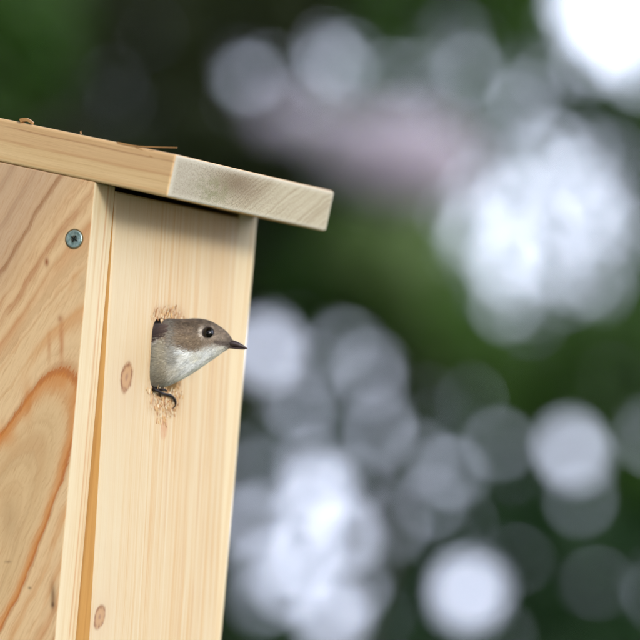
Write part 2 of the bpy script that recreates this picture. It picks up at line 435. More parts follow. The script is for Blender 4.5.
# screw
MAT_ZINC = Mat('zinc', .42, .5); MAT_ZINC.b.inputs['Metallic'].default_value = .75
MAT_ZINC.col(MAT_ZINC.mix(MAT_ZINC.noise(MAT_ZINC.x * .8, MAT_ZINC.y * .8, MAT_ZINC.z * .8, 3).ss(.35, .65), lin(190, 206, 196), lin(140, 166, 156)))
MAT_ZINC.bump(MAT_ZINC.noise(MAT_ZINC.x * 3, MAT_ZINC.y * 3, MAT_ZINC.z * 3, 3), .3, .0001)
MAT_SLOT = Mat('dark_recess', .8, .1); MAT_SLOT.col(lin(40, 46, 42))
MAT_RIM = Mat('brown_rim', .8, .1); MAT_RIM.col(lin(110, 92, 62))
SP = on_plane(74.3, 239, 0, 0)
def disc_mesh(r_list, x_list, nseg=40):
    vs, fs = [], []
    for r, x in zip(r_list, x_list):
        for k in range(nseg):
            a = 2 * math.pi * k / nseg; vs.append((x, r * math.cos(a), r * math.sin(a)))
    for i in range(len(r_list) - 1):
        for k in range(nseg):
            a = i * nseg + k; b = i * nseg + (k + 1) % nseg; fs.append((a, a + nseg, b + nseg, b))
    vs.append((x_list[0], 0, 0)); c = len(vs) - 1
    for k in range(nseg): fs.append((c, k, (k + 1) % nseg))
    me = mesh('screw', vs, fs, True); b_ = bmesh.new(); b_.from_mesh(me); bmesh.ops.recalc_face_normals(b_, faces=b_.faces)
    if b_.faces[-1].normal.x > 0: bmesh.ops.reverse_faces(b_, faces=b_.faces[:])
    b_.to_mesh(me); b_.free(); return me
screw = link('screw', disc_mesh([.0016, .0030, .0036, .0039, .0040, .0043, .0044], [-.0000, -.0001, -.00035, -.0002, .0002, .0000, .0004]), MAT_ZINC.m, box, SP - Vector((.00012, 0, 0)))
bm = bmesh.new()                                   # thin brown countersink ring round the screw head
rim = link('countersink', disc_mesh([.0042, .0043, .0045, .0046], [-.00010, -.00012, -.0001, .0001]), MAT_RIM.m, screw, (.0001, 0, 0))
bm = bmesh.new()
for a in (R(28), R(118)):
    r_ = bmesh.ops.create_cube(bm, size=1)
    for v in r_['verts']:
        p = Vector((v.co.x * .0005 + .00005, v.co.y * .0036, v.co.z * .00055)); v.co = Matrix.Rotation(a, 3, 'X') @ p
from_bm('cross_recess', bm, MAT_SLOT.m, screw)

# pecked fibres round the hole: slivers standing from the wood
MAT_FIB = []
for nm, c1, c2, c3 in (('raw_fibre', (236, 200, 146), (224, 176, 118), (196, 138, 82)), ('brown_fibre', (196, 146, 96), (168, 112, 68), (112, 76, 50)), ('pale_fibre', (246, 232, 204), (238, 216, 178), (214, 180, 136))):
    MAT_FIB.append(edge_wood(nm, lin(*c1), lin(*c2), lin(*c3), 'x', 2, (), .5))
vs, fs, mi = [], [], []
def fibre(x, z, L, wd, lift, ang, m):
    y = -prot(z)
    d = Vector((math.sin(ang), 0, math.cos(ang))); s = Vector((math.cos(ang), 0, -math.sin(ang)))
    b = Vector((x, y - .00005, z)); i = len(vs)
    for t, k in ((0, 1), (.5, .9), (1, .25)):
        p = b + d * L * t + Vector((0, -lift * t * t, 0))
        vs.extend([p - s * wd * k / 2, p + s * wd * k / 2 + Vector((0, .0001, 0)), p + Vector((0, -wd * .35, 0))])
    for r in range(2):
        a = i + r * 3
        for k in range(3): fs.append((a + k, a + (k + 1) % 3, a + 3 + (k + 1) % 3, a + 3 + k)); mi.append(m)
for k in range(360):
    top = random.random() < .33
    x = HC.x + random.gauss(.0015, .0085)
    if abs(x - HC.x) > .019: continue
    reach = (1 - ((x - HC.x) / .019) ** 2)
    if top: z = HC.z + .0158 + random.random() ** 1.7 * .006 * reach; ang = random.gauss(0, .15)
    else: z = HC.z - .0155 - random.random() ** 1.4 * .0155 * reach; ang = math.pi + random.gauss(-.12, .2)
    if random.random() < .3: ang += math.pi
    m = random.choices((0, 1, 2), (.4, .25, .35))[0]
    fibre(x, z, random.uniform(.0007, .0026), random.uniform(.0002, .0009), random.uniform(0, .0007), ang, m)
fo = link('pecked_fibres', mesh('pecked_fibres', vs, fs), MAT_FIB, fp); fo['kind'] = 'stuff'
for p, k in zip(fo.data.polygons, mi): p.material_index = k

# ------------------------------------------------------------------ the bird
px = DIST / PXF
PSI = R(14)
# bird frame: u right in the picture plane (turned PSI towards the camera), v up, w towards the camera
hole_w = BOXM @ Vector((HC.x, -prot(HC.z), HC.z))
hole_c = CR.transposed() @ (hole_w - CAM)                    # camera space
depth = -hole_c.z
bird_fwd = Vector((math.cos(PSI), 0, math.sin(PSI))); bird_near = Vector((0, 0, 1))
nrm_c = CR.transposed() @ (BOXM.to_3x3() @ Vector((0, -1, 0)))   # box normal in camera space
UC = 166.5
def bird_pt(u, v, wmm):
    """u, v photo pixels of the bird's outline, wmm sideways towards the camera"""
    du = (u - UC) * px
    base = Vector(((UC - 320) * px, (320 - v) * px, -depth))
    base.x *= depth / DIST; base.y *= depth / DIST; du *= depth / DIST
    if du >= 0: ax = Vector((du, 0, du * math.tan(PSI)))
    else: ax = Vector((du, 0, du * nrm_c.z / nrm_c.x))
    base.y *= 1 - ax.z / depth
    q = base + ax + bird_near * wmm * MM
    q.x = q.x * (1 - 0) 
    return cam2world(q)
ST = [  # u, top, bottom, half width mm
 (96, 338, 394, 9), (112, 332, 394, 12), (130, 328.5, 392.5, 13.5), (145, 324.5, 390.5, 14.0), (153, 322.6, 388.8, 14.2), (160, 320.6, 387, 14.1), (167, 319.9, 385, 13.7), (174, 319.9, 382, 12.9),
 (181, 320.1, 379, 12.0), (188, 319.5, 375.4, 11.0), (195, 319.0, 371.3, 10.1), (201, 319.3, 367.4, 9.3), (207, 320.4, 363.2, 8.6), (212, 322.2, 359.7, 7.9), (217, 325, 356.2, 6.9),
 (222, 328.2, 352.6, 5.4), (226, 331.4, 350.0, 4.1), (229, 334.6, 348.0, 2.9), (231, 337.4, 346.4, 1.9), (232.3, 340.0, 345.0, 1.0), (232.8, 341.6, 344.0, .4)]
ST = np.array(ST, float)
def st_at(t):                     # t in station index, smooth
    t = min(max(t, 0), len(ST) - 1.0001); i = int(t); f = t - i
    p0, p1, p2, p3 = ST[max(i - 1, 0)], ST[i], ST[min(i + 1, len(ST) - 1)], ST[min(i + 2, len(ST) - 1)]
    return .5 * ((2 * p1) + (-p0 + p2) * f + (2 * p0 - 5 * p1 + 4 * p2 - p3) * f * f + (-p0 + 3 * p1 - 3 * p2 + p3) * f ** 3)
def surf(t, a, lift=0):
    """a: 0 top, pi/2 nearest the camera, pi bottom"""
    u, tp, bt, hw = st_at(t)
    cy_, h = (tp + bt) / 2, (bt - tp) / 2
    hd = min(max((u - 186) / 14, 0), 1)                      # skull: fuller above, throat narrower
    sx = math.sin(a); ca = math.cos(a)
    wd = hw * (1 + hd * .10 * ca) * (abs(sx) ** .92) * (1 if sx >= 0 else -1)
    v = cy_ - h * ca
    nlen = math.hypot(sx * h * px * 1000, ca * hw) + 1e-6
    return bird_pt(u + 0 * lift, v - (ca * hw / nlen) * lift / (px * 1000), wd + (sx * h * px * 1000 / nlen) * lift)
def uv_of(t, a):
    u, tp, bt, hw = st_at(t); return u, (tp + bt) / 2 - (bt - tp) / 2 * math.cos(a)
bird = empty('bird', 'small brown and white songbird with dark bill leaning out of the nest box hole', 'bird', Matrix.Translation(hole_w))
BI = bird.matrix_world.inverted()
def sm(x, a, b):
    t = min(max((x - a) / (b - a), 0), 1); return t * t * (3 - 2 * t)
def mixc(a, b, t): return tuple(a[i] + (b[i] - a[i]) * t for i in range(3))
def seg_d(p, a, b):
    ax, ay = a; bx, by = b; dx, dy = bx - ax, by - ay
    t = max(0, min(1, ((p[0] - ax) * dx + (p[1] - ay) * dy) / (dx * dx + dy * dy))); return math.hypot(p[0] - ax - dx * t, p[1] - ay - dy * t), t
def interp(x, pts):
    if x <= pts[0][0]: return pts[0][1]
    for (x0, y0), (x1, y1) in zip(pts, pts[1:]):
        if x <= x1: return y0 + (y1 - y0) * (x - x0) / (x1 - x0)
    return pts[-1][1]
CAPLINE = [(150, 332), (168, 337), (176, 348), (181, 345), (186, 344), (192, 346.5), (200, 348), (208, 346.5), (216, 345), (224, 344.5), (236, 344)]
def plumage(u, v, jit=0):
    lo_ = sm(v, 338, 352); p_ = u * (1 - .45 * lo_) - v * .55 * lo_ * 0 - v * .35 * lo_; q_ = v * (1 - .1 * lo_) + u * .5 * lo_
    n1 = mnoise.noise(Vector((p_ * .10, q_ * .26, 1.3))); n2 = mnoise.noise(Vector((p_ * .22, q_ * .62, 7.1))) + .2 * mnoise.noise(Vector((p_ * .5, q_ * 1.5, 3.1)))
    v2 = v + n1 * 2.5
    cap = mixc((132, 116, 98), (94, 81, 66), sm(v, 336, 321)); cap = mixc(cap, (150, 130, 108), max(0, n2) * .7)
    white = mixc((226, 229, 224), (186, 184, 168), min(1, max(0, n1 * 1.2 + n2 * .7)))
    flank = mixc((186, 176, 154), (148, 136, 114), max(0, min(1, .5 + n2 * 1.4)))
    grey = mixc((146, 146, 138), (126, 122, 110), max(0, min(1, .5 + n2)))
    # under side: white throat fading to buff flank at the rear
    d, _ = seg_d((u, v), (186, 347), (205, 352)); under = mixc(flank, white, max(sm(u, 164, 192) * .95, sm(d, 16, 4)))
    under = mixc(under, (176, 178, 160), sm(u + (v - 380) * .3, 178, 150) * .4)
    edge = interp(u, [(150, 389), (181, 379), (207, 363), (233, 348)]) - v
    under = mixc(under, (190, 192, 172), sm(edge, 5, 0) * .5)
    k = sm(v2, interp(u, CAPLINE) - 4.2 + n2 * 3, interp(u, CAPLINE) + 3.8 + n2 * 3)
    c = mixc(cap, under, k)
    c = mixc(c, (190, 184, 162), sm(u, 212, 224) * k * .55)
    # grey neck side between ear coverts and shoulder
    d, _ = seg_d((u, v), (176, 324), (179, 358)); c = mixc(c, grey, sm(d, 8.0, 2) * .7)
    # ear coverts: warm brown with dark streaks
    d, _ = seg_d((u, v), (187, 339), (198, 343)); e = sm(d, 9, 4)
    c = mixc(c, mixc((136, 118, 94), (92, 76, 58), sm(n2 + n1 * .6, -.05, .35)), e * .75)
    d, _ = seg_d((u, v), (184, 344), (196, 348)); c = mixc(c, (92, 76, 60), sm(d, 3.6, .6) * .55)
    # supercilium/lores paler
    d, _ = seg_d((u, v), (214, 336), (224, 340)); c = mixc(c, (156, 142, 124), sm(d, 5, 1.5) * .5)
    d, _ = seg_d((u, v), (218, 342), (232, 344)); c = mixc(c, (74, 62, 54), sm(d, 3.0, .8) * .75)
    c = mixc(c, (96, 84, 72), sm(u, 225, 231) * .6)
    # wing and mantle at the left
    wl = interp(u, [(140, 347), (152, 344), (160, 341), (168, 336), (171, 331)])
    if u < 174:
        wing = mixc((92, 76, 70), (66, 52, 48), max(0, min(1, .5 + n2 * 1.6)))
        inside = sm(wl - v, -.8, 1.2) * sm(u + abs(v - 331) * .35, 173.5, 169) * sm(v, 320.5, 323.5)
        c = mixc(c, wing, inside * .95)
        c = mixc(c, (214, 208, 196), math.exp(-((v - wl - 2.2) / 1.3) ** 2) * .75 * sm(u, 170, 164))
    # pale broken eye ring
    r = math.hypot((u - 208.6), (v - 332.4)); ang = math.atan2(v - 332.4, u - 208.6)
    ring = math.exp(-((r - 7.0) / .95) ** 2) * (.18 + .82 * max(0, -math.cos(ang - .2)) ** 1.5)
    c = mixc(c, (206, 196, 180), min(1, ring * 1.0))
    c = mixc(c, (70, 58, 48), math.exp(-((r - 5.6) / .7) ** 2) * .6)
    f = 1 + n2 * .24 + jit
    return [min(1, max(0, x * .87)) for x in lin(*[min(255, max(0, q * f)) for q in c])]
NA, NT = 96, 150
vs, fs, cols = [], [], []
for i in range(NT + 1):
    t = i / NT * (len(ST) - 1)
    for k in range(NA):
        a = 2 * math.pi * k / NA
        u, v = uv_of(t, a); re_ = math.hypot(u - 208.9, v - 332.3); vs.append(BI @ surf(t, a, -1.1 * sm(re_, 7.2, 4.6))); cols.append(plumage(u, v))
for i in range(NT):
    for k in range(NA):
        a, b = i * NA + k, i * NA + (k + 1) % NA; fs.append((a, b, b + NA, a + NA))
fs.append(tuple(range(NA))[::-1]); fs.append(tuple(range(NT * NA, NT * NA + NA)))
def with_cols(me, cols):
    ca = me.color_attributes.new('plumage', 'FLOAT_COLOR', 'POINT')
    arr = np.ones((len(me.vertices), 4), np.float32); arr[:, :3] = np.array(cols, np.float32); ca.data.foreach_set('color', arr.ravel())
MF = Mat('feather', .75, .2)
vc = MF.nt.nodes.new('ShaderNodeVertexColor'); vc.layer_name = 'plumage'
MF.col(vc.outputs[0])
try: MF.b.inputs['Sheen Weight'].default_value = .15
except Exception: pass
me = mesh('body', vs, fs, True); with_cols(me, cols)
body = link('body', me, MF.m, bird)
# feather barbs lying back over the body
vs, fs, cols = [], [], []
for _ in range(52000):
    t = random.uniform(3.2, len(ST) - 1.3); a = random.uniform(-.5, math.pi + .5)
    u, v = uv_of(t, a)
    if math.hypot(u - 208.6, (v - 332.4)) < 6.3 and 0 < a < math.pi: continue
    hd = sm(u, 180, 205)
    L = (1 - hd) * random.uniform(.8, 1.6) + hd * random.uniform(.25, .55)      # stations
    if u > 222: L *= .7
    da = random.gauss(0, .05) + (.05 if a > 1.8 else 0)
    wd = random.uniform(.00014, .0003) * (1 - hd * .25); lift = random.uniform(.12, .75) * (1 - hd * .55)
    col = plumage(u, v, random.gauss(0, .07))
    i = len(vs)
    P = [surf(t - L * s_, a + da * s_, .05 + lift * s_ ** 1.5) for s_ in (0, .5, 1)]
    d = (P[2] - P[0]).normalized(); nr = (surf(t, a, 1) - surf(t, a, 0)).normalized(); s = d.cross(nr).normalized()
    for p, k in zip(P, (.6, 1, .12)):
        vs.append(BI @ (p - s * wd * k)); vs.append(BI @ (p + s * wd * k)); cols += [col, col]
    fs += [(i, i + 1, i + 3, i + 2), (i + 2, i + 3, i + 5, i + 4)]
me = mesh('plumage', vs, fs); with_cols(me, cols)
pl = link('plumage', me, MF.m, body); pl['kind'] = 'stuff'
# folded wing: overlapping coverts at the shoulder
for k, (u0, v0, L, wd, c) in enumerate(((169, 327, 22, 4.2, (88, 72, 66)), (168.5, 331, 22, 3.8, (76, 62, 58)), (166, 335, 20, 3.4, (70, 56, 52)))):
    vs, fs, cols = [], [], []
    nn = 10
    for i in range(nn + 1):
        s_ = i / nn; uu = u0 - L * s_
        for j in range(5):
            q = (j - 2) / 2; vv = v0 + s_ * (3.2 + k) + q * wd * (math.sin(math.pi * min(1, .04 + s_ * .8)) ** .6)
            t = float(np.interp(uu, ST[:, 0], np.arange(len(ST)))); uu_, tp, bt, hw = st_at(t)
            ca = max(-1, min(1, ((tp + bt) / 2 - vv) / ((bt - tp) / 2))); a = math.acos(ca)
            vs.append(BI @ surf(t, a, .55 + .25 * (1 - abs(q)) - k * .08)); f = 1 - .25 * abs(q) + random.gauss(0, .04)
            cols.append(lin(*[x * f for x in c]) if abs(q) < 1 else lin(118, 102, 92))
    for i in range(nn):
        for j in range(4): a = i * 5 + j; fs.append((a, a + 1, a + 6, a + 5))
    me = mesh('wing_covert', vs, fs, True); with_cols(me, cols); link('wing_covert', me, MF.m, bird)
# eye
def surf_at(u, v, lift):
    t = float(np.interp(u, ST[:, 0], np.arange(len(ST)))); _, tp, bt, hw = st_at(t)
    return surf(t, math.acos(max(-1, min(1, ((tp + bt) / 2 - v) / ((bt - tp) / 2)))), lift)
ME = Mat('wet_black_eye', .12, .35); ME.col((.004, .003, .0025));
bm = bmesh.new(); bmesh.ops.create_uvsphere(bm, u_segments=48, v_segments=24, radius=.00262)
eye = from_bm('eye', bm, ME.m, bird, True); eye.location = BI @ surf_at(208.9, 332.3, -1.15)
ML = Mat('eyelid_skin', .6, .3); ML.col(lin(60, 50, 44))
bm = bmesh.new(); seg, rr = 48, 12
ec = BI @ surf_at(208.9, 332.3, -.25); en = (surf_at(208.9, 332.3, 1) - surf_at(208.9, 332.3, 0)).normalized()
en = (en + (CR @ Vector((0, 0, 1))) * .6).normalized()
e1 = en.orthogonal().normalized(); e2 = en.cross(e1); vs, fs = [], []
for i in range(seg):
    A_ = 2 * math.pi * i / seg
    for j in range(rr):
        B_ = 2 * math.pi * j / rr; r_ = .00252 + .00028 * math.cos(B_)
        vs.append(ec + (e1 * math.cos(A_) + e2 * math.sin(A_)) * r_ + en * .00030 * math.sin(B_))
for i in range(seg):
    for j in range(rr): fs.append((i * rr + j, ((i + 1) % seg) * rr + j, ((i + 1) % seg) * rr + (j + 1) % rr, i * rr + (j + 1) % rr))
link('eyelid', mesh('eyelid', vs, fs, True), ML.m, eye).matrix_parent_inverse = Matrix.Translation(eye.location).inverted()
bm.free()
# bill
MB = Mat('dark_horn_bill', .32, .5)
MB.col(MB.mix(MB.noise(MB.x * .6, MB.y * .6, MB.z * .6, 2), lin(44, 36, 36), lin(74, 60, 58)))
def loft_uvw(name, secs, mat, parent, nseg=24):
    vs, fs = [], []
    for (u, tp, bt, hw) in secs:
        for k in range(nseg):
            a = 2 * math.pi * k / nseg; cy_, h = (tp + bt) / 2, (bt - tp) / 2
            vs.append(BI @ bird_pt(u, cy_ - h * math.cos(a), hw * math.sin(a)))
    m_ = len(secs)
    for i in range(m_ - 1):
        for k in range(nseg):
            a, b = i * nseg + k, i * nseg + (k + 1) % nseg; fs.append((a, b, b + nseg, a + nseg))
    fs.append(tuple(range(nseg))[::-1]); fs.append(tuple(range((m_ - 1) * nseg, m_ * nseg)))
    return link(name, mesh(name, vs, fs, True), mat, parent)
loft_uvw('upper_mandible', [(223.5, 342.4, 345.4, 2.3), (227, 340.8, 345.9, 2.6), (231, 339.9, 346.5, 2.5), (234.7, 340.4, 347.0, 2.1), (238.8, 342.0, 347.6, 1.6), (242.8, 344.3, 348.3, 1.05), (246.2, 346.8, 348.8, .5), (248, 348.3, 349.1, .12)], MB.m, bird)
loft_uvw('lower_mandible', [(222.5, 344.8, 346.6, 1.9), (227, 345.3, 348.0, 2.2), (231, 346.1, 348.7, 2.1), (234.7, 346.8, 349.1, 1.75), (238.8, 347.4, 349.4, 1.3), (242.8, 348.1, 349.6, .8), (245.8, 348.7, 349.5, .25)], MB.m, bird)
# foot gripping the lower lip of the hole
MT = Mat('black_scaly_toe', .6, .3); MT.col(lin(34, 27, 25)); MT.bump(MT.noise(MT.x * 3, MT.y * 3, MT.z * 3, 2), .5, .0002)
def tube(name, pts, rad, mat, parent, nseg=12):
    vs, fs = [], []
    P = [Vector(p) for p in pts]
    # resample smoothly
    Q, Rr = [], []
    for i in range(len(P) - 1):
        p0, p1, p2, p3 = P[max(i - 1, 0)], P[i], P[i + 1], P[min(i + 2, len(P) - 1)]
        for s_ in (0, .25, .5, .75):
            Q.append(.5 * ((2 * p1) + (p2 - p0) * s_ + (2 * p0 - 5 * p1 + 4 * p2 - p3) * s_ ** 2 + (3 * p1 - p0 - 3 * p2 + p3) * s_ ** 3)); Rr.append(rad[i] + (rad[i + 1] - rad[i]) * s_)
    Q.append(P[-1]); Rr.append(rad[-1])
    up = Vector((0, 0, 1)).cross(Q[1] - Q[0]).normalized() if abs((Q[1] - Q[0]).normalized().z) < .99 else Vector((1, 0, 0))
    for i, q in enumerate(Q):
        d = (Q[min(i + 1, len(Q) - 1)] - Q[max(i - 1, 0)]).normalized()
        s = up.cross(d).normalized(); b = d.cross(s); up = d.cross(s) * -1 if False else up
        for k in range(nseg):
            a = 2 * math.pi * k / nseg; vs.append(q + (s * math.cos(a) + b * math.sin(a)) * Rr[i])
    for i in range(len(Q) - 1):
        for k in range(nseg):
            a, b = i * nseg + k, i * nseg + (k + 1) % nseg; fs.append((a, b, b + nseg, a + nseg))
    fs.append(tuple(range(nseg))[::-1]); fs.append(tuple(range((len(Q) - 1) * nseg, len(Q) * nseg)))
    return link(name, mesh(name, vs, fs, True), mat, parent)
for k, (u0, v0, u1, v1, w0, w1) in enumerate(((225, 343, 233, 345.5, 3.4, 4.2), (224, 344.5, 231, 348.5, 3.5, 4.4), (226, 341.5, 234.5, 342.8, 2.8, 3.4), (223.5, 345.5, 228.5, 350, 3.4, 4.2), (227, 340, 234, 339.6, 2.2, 2.6))):
    q = [BI @ bird_pt(u0 + (u1 - u0) * t_, v0 + (v1 - v0) * t_ + .8 * math.sin(t_ * 3), w0 + (w1 - w0) * t_) for t_ in (0, .5, 1)]
    tube('bristle', q, [.00009, .00007, .00003], MB.m, bird, 6)
def fpt(u, v, off): return BI @ (BOXM @ on_plane(u, v, 1, -prot(HC.z - .015) - off))
foot = tube('foot', [fpt(150, 380, -.014), fpt(151.5, 386.5, -.005), fpt(154, 389.4, .0012), fpt(158, 391.0, .0022), (fpt(161.5, 393.2, .0020)), fpt(166, 394.3, .0018), fpt(170, 395.3, .0017), fpt(173.3, 397.6, .0016), fpt(175.3, 401.4, .0013)],
     [.0010, .0009, .00075, .00058, .00074, .00052, .00070, .00056, .00062], MT.m, bird)
tube('claw', [fpt(174.4, 398.6, .0015), fpt(175.6, 402.2, .0014), fpt(175.0, 406, .0009), fpt(172.8, 408.6, .0004), fpt(170.8, 409.8, .0001)], [.00060, .00050, .00038, .00024, .00007], MT.m, foot)
tube('toe', [fpt(152.5, 388.4, -.002), fpt(156.5, 389.6, .0016), fpt(159.6, 392.4, .0018), fpt(160.4, 395.6, .0010), fpt(160.7, 398.2, .0002)], [.0006, .0006, .0006, .00042, .00012], MT.m, foot)
tube('toe', [fpt(154.5, 387.8, -.004), fpt(160, 389.4, .0006), fpt(164.5, 389.6, .0014), fpt(167.2, 391.2, .001)], [.0006, .0005, .0005, .0002], MT.m, foot)

# ------------------------------------------------------------------ leaves, bark, ground
def leaf_mat(name, c1, c2, rough=.45, transl=.25):
    m = Mat(name, rough, .4)
    n_ = m.noise(m.x * .0016, m.y * .0016, m.z * .0016, 3)
    tc = m.nt.nodes.new('ShaderNodeNewGeometry')
    rnd = S(m.nt, tc.outputs['Random Per Island'])
    c = m.mix((n_.ss(.3, .7) * .5 + rnd * .5).clamp(), c1, c2); m.col(c)
    tr = m.nt.nodes.new('ShaderNodeBsdfTranslucent'); mx = m.nt.nodes.new('ShaderNodeMixShader'); mx.inputs[0].default_value = transl
    m.nt.links.new(m.mix(1.0, c, (1.3, 1.6, .5), 'MULTIPLY'), tr.inputs[0])
    m.nt.links.new(m.b.outputs[0], mx.inputs[1]); m.nt.links.new(tr.outputs[0], mx.inputs[2])
    m.nt.links.new(mx.outputs[0], m.nt.nodes['Material Output'].inputs[0]); return m.m
MBK = Mat('bark', .9, .1)
MBK.col(MBK.mix(MBK.noise(MBK.x * .03, MBK.y * .03, MBK.z * .006, 4, .7).ss(.35, .65), (.030, .024, .017), (.11, .088, .066)))
MBK.bump(MBK.noise(MBK.x * .06, MBK.y * .06, MBK.z * .012, 4, .7), .8, .01)
MG = Mat('ground_grass', .95, .1)
MG.col(MG.mix(MG.noise(MG.x * .0008, MG.y * .0008, 0, 5, .65).ss(.3, .7), (.035, .055, .016), (.06, .075, .03)))
RG = [0, 4, 8, 12, 16, 18, 21, 26, 34, 50, 80, 140, 260, 500, 900]
gv = [(0, 0, 0)]; gf = []
for r_ in RG[1:]:
    for k in range(64):
        a = 2 * math.pi * k / 64; gv.append((r_ * math.cos(a), r_ * math.sin(a), -.065 * max(0, r_ - 17) + (.25 * math.sin(a * 5 + r_) if r_ > 17 else 0)))
for k in range(64): gf.append((0, 1 + k, 1 + (k + 1) % 64))
for i in range(len(RG) - 2):
    for k in range(64): a, b = 1 + i * 64 + k, 1 + i * 64 + (k + 1) % 64; gf.append((a, a + 64, b + 64, b))
gr = link('ground', mesh('ground', gv, gf, True), MG.m); gr['kind'] = 'structure'

VIEWD = 12.8
def wx(u, v, d=VIEWD): p = at(u, v, d); return p.x, p.z
PXM = VIEWD / PXF
# openings in the leaf canopy: centre (photo pixel), half-axes in pixels, openness 0..1
HOLES = [
 (604, 8, 50, 42, 1.0), (634, 68, 24, 18, 1.0), (586, 70, 14, 9, 1.0),
 (540, 77, 18, 7, 1.0), (327, 63, 11, 11, 1.0), (258, 80, 8, 7, 1.0), (270, 62, 5, 4, 1.0), (455, 35, 7, 8, 1.0), (432, 52, 5, 4, 1), (300, 122, 30, 12, .12),
 (395, 160, 60, 28, .12), (340, 150, 26, 18, .08), (430, 170, 16, 14, .14), (470, 62, 5, 5, 1), (385, 150, 5, 5, 1), (415, 178, 5, 4, 1),
 (548, 205, 98, 84, .34), (500, 240, 62, 66, .30), (588, 232, 58, 52, .25), (520, 305, 38, 22, .18), (480, 210, 24, 46, .20), (600, 284, 34, 16, .34), (630, 262, 24, 28, .24), (540, 135, 66, 24, .18), (600, 150, 38, 34, .14),
 (518, 200, 9, 8, 1), (548, 228, 9, 8, 1), (500, 266, 8, 8, 1), (568, 176, 7, 7, 1), (592, 212, 7, 6, 1), (480, 232, 4, 6, 1), (604, 284, 9, 6, 1), (540, 262, 6, 6, 1),
 (380, 240, 44, 26, .06), (330, 390, 60, 50, .02), (300, 520, 56, 60, .05), (420, 130, 40, 24, .08), (90, 70, 70, 50, .008), (440, 90, 90, 40, .03),
 (268, 347, 13, 17, 1.0), (345, 345, 5, 4, 1), (380, 430, 4, 10, 1), (470, 400, 5, 4, 1.0), (405, 240, 3.5, 4.5, 1.0), (372, 384, 2.5, 2.5, 1), (300, 405, 4, 3, 1), (392, 272, 3, 3, 1),
 (320, 492, 12, 12, 1.0), (345, 536, 11, 9, 1), (300, 545, 24, 16, .16), (332, 614, 14, 15, 1.0), (256, 520, 8, 8, 1), (290, 585, 9, 7, 1), (358, 586, 6, 7, 1), (306, 560, 6, 5, 1),
 (450, 472, 11, 5, 1), (494, 446, 8, 6, 1), (430, 500, 6, 6, 1), (508, 470, 5, 4, 1), (395, 520, 4, 9, 1), (460, 520, 4, 3, 1), (420, 455, 4, 4, 1),
 (572, 450, 18, 18, 1.0), (576, 500, 7, 6, 1), (470, 591, 20, 19, 1.0), (652, 440, 11, 12, 1), (654, 592, 11, 12, 1), (412, 560, 4, 4, 1), (520, 560, 4, 3, 1), (445, 545, 3, 3, 1),
 (80, 122, 2.2, 2.2, 1), (130, 45, 2.4, 2.4, 1), (172, 92, 2.2, 2.4, 1), (40, 60, 2, 2, 1), (178, 30, 3, 3.5, 1), (235, 30, 3, 3, 1), (610, 380, 3, 3, 1), (545, 392, 3, 3, 1),
]
_r = random.Random(21)
for _ in range(20): HOLES.append((_r.uniform(235, 390), _r.uniform(440, 640), _r.uniform(2, 4.5), _r.uniform(2, 4.5), 1))
for _ in range(22): HOLES.append((_r.uniform(400, 640), _r.uniform(370, 640), _r.uniform(1.8, 3.6), _r.uniform(1.8, 3.6), 1))
for _ in range(22): HOLES.append((_r.uniform(220, 560), _r.uniform(10, 130), _r.uniform(1.8, 3.6), _r.uniform(1.8, 3.6), 1))
for _ in range(4): HOLES.append((_r.uniform(260, 420), _r.uniform(340, 440), _r.uniform(1.8, 3.2), _r.uniform(1.8, 3.2), 1))
HA = np.array([(*wx(u, v), a * PXM, b * PXM, o) for u, v, a, b, o in HOLES])
def openness(x, z, pad):
    o = np.zeros(len(x))
    for hx, hz, a, b, s in HA:
        p = pad if s >= .99 else 0
        q = ((x - hx) / (a + p)) ** 2 + ((z - hz) / (b + p)) ** 2
        if s >= .99: o = np.where(q < 1, 1.0, o)
        else: o = np.maximum(o, s * np.clip((1.5 - q) / .8, 0, 1))
    return o
def clump(x, y, z):
    """smooth pseudo-noise -1..1 that gathers the leaves into sprays"""
    return (np.sin(3.1 * x + 1.7 * np.sin(2.3 * z + y)) * np.sin(3.7 * z + 1.3 * np.sin(2.9 * x)) + .6 * np.sin(8.3 * x + 2 * np.sin(6.1 * z)) * np.sin(7.1 * z + y * 3 + 1.9 * np.sin(5.3 * x))) / 1.6
def leaf_clump(name, n, sampler, mat, parent, size, org):
    """n separate curved leaves"""
    P = np.zeros((0, 3))
    for _ in range(40):
        P = np.concatenate([P, sampler(n)]);
        if len(P) >= n: break
    P = P[:n]; n = len(P)
    nrm = lambda a: a / np.linalg.norm(a, axis=1, keepdims=True)
    q = nrm(rng.normal(0, 1, (n, 3)) + (0, 0, -.4)); nn = rng.normal(0, .8, (n, 3)) + (0, -.4, .5)
    sd_ = nrm(np.cross(q, nn)); nn = np.cross(sd_, q); s = (size * rng.uniform(.6, 1.25, n))[:, None]
    c = P - np.array(org)
    V = np.zeros((n, 6, 3))
    for j, (a, b, h) in enumerate(((-.5, 0, 0), (-.12, .3, .06), (-.12, -.3, .06), (.2, .22, .05), (.2, -.22, .05), (.55, 0, -.08))):
        V[:, j] = c + q * s * a + sd_ * s * b + nn * s * h
    base = np.array([0, 1, 2, 1, 3, 4, 2, 3, 5, 4]); idx = (base[None] + 6 * np.arange(n)[:, None]).ravel()
    me = bpy.data.meshes.new(name); me.vertices.add(n * 6); me.vertices.foreach_set('co', V.ravel())
    me.loops.add(len(idx)); me.loops.foreach_set('vertex_index', idx.astype(np.int32))
    st = (np.array([0, 3, 7])[None] + 10 * np.arange(n)[:, None]).ravel(); me.polygons.add(n * 3)
    me.polygons.foreach_set('loop_start', st.astype(np.int32))
    me.update(calc_edges=True); me.validate()
    return link(name, me, mat, parent)
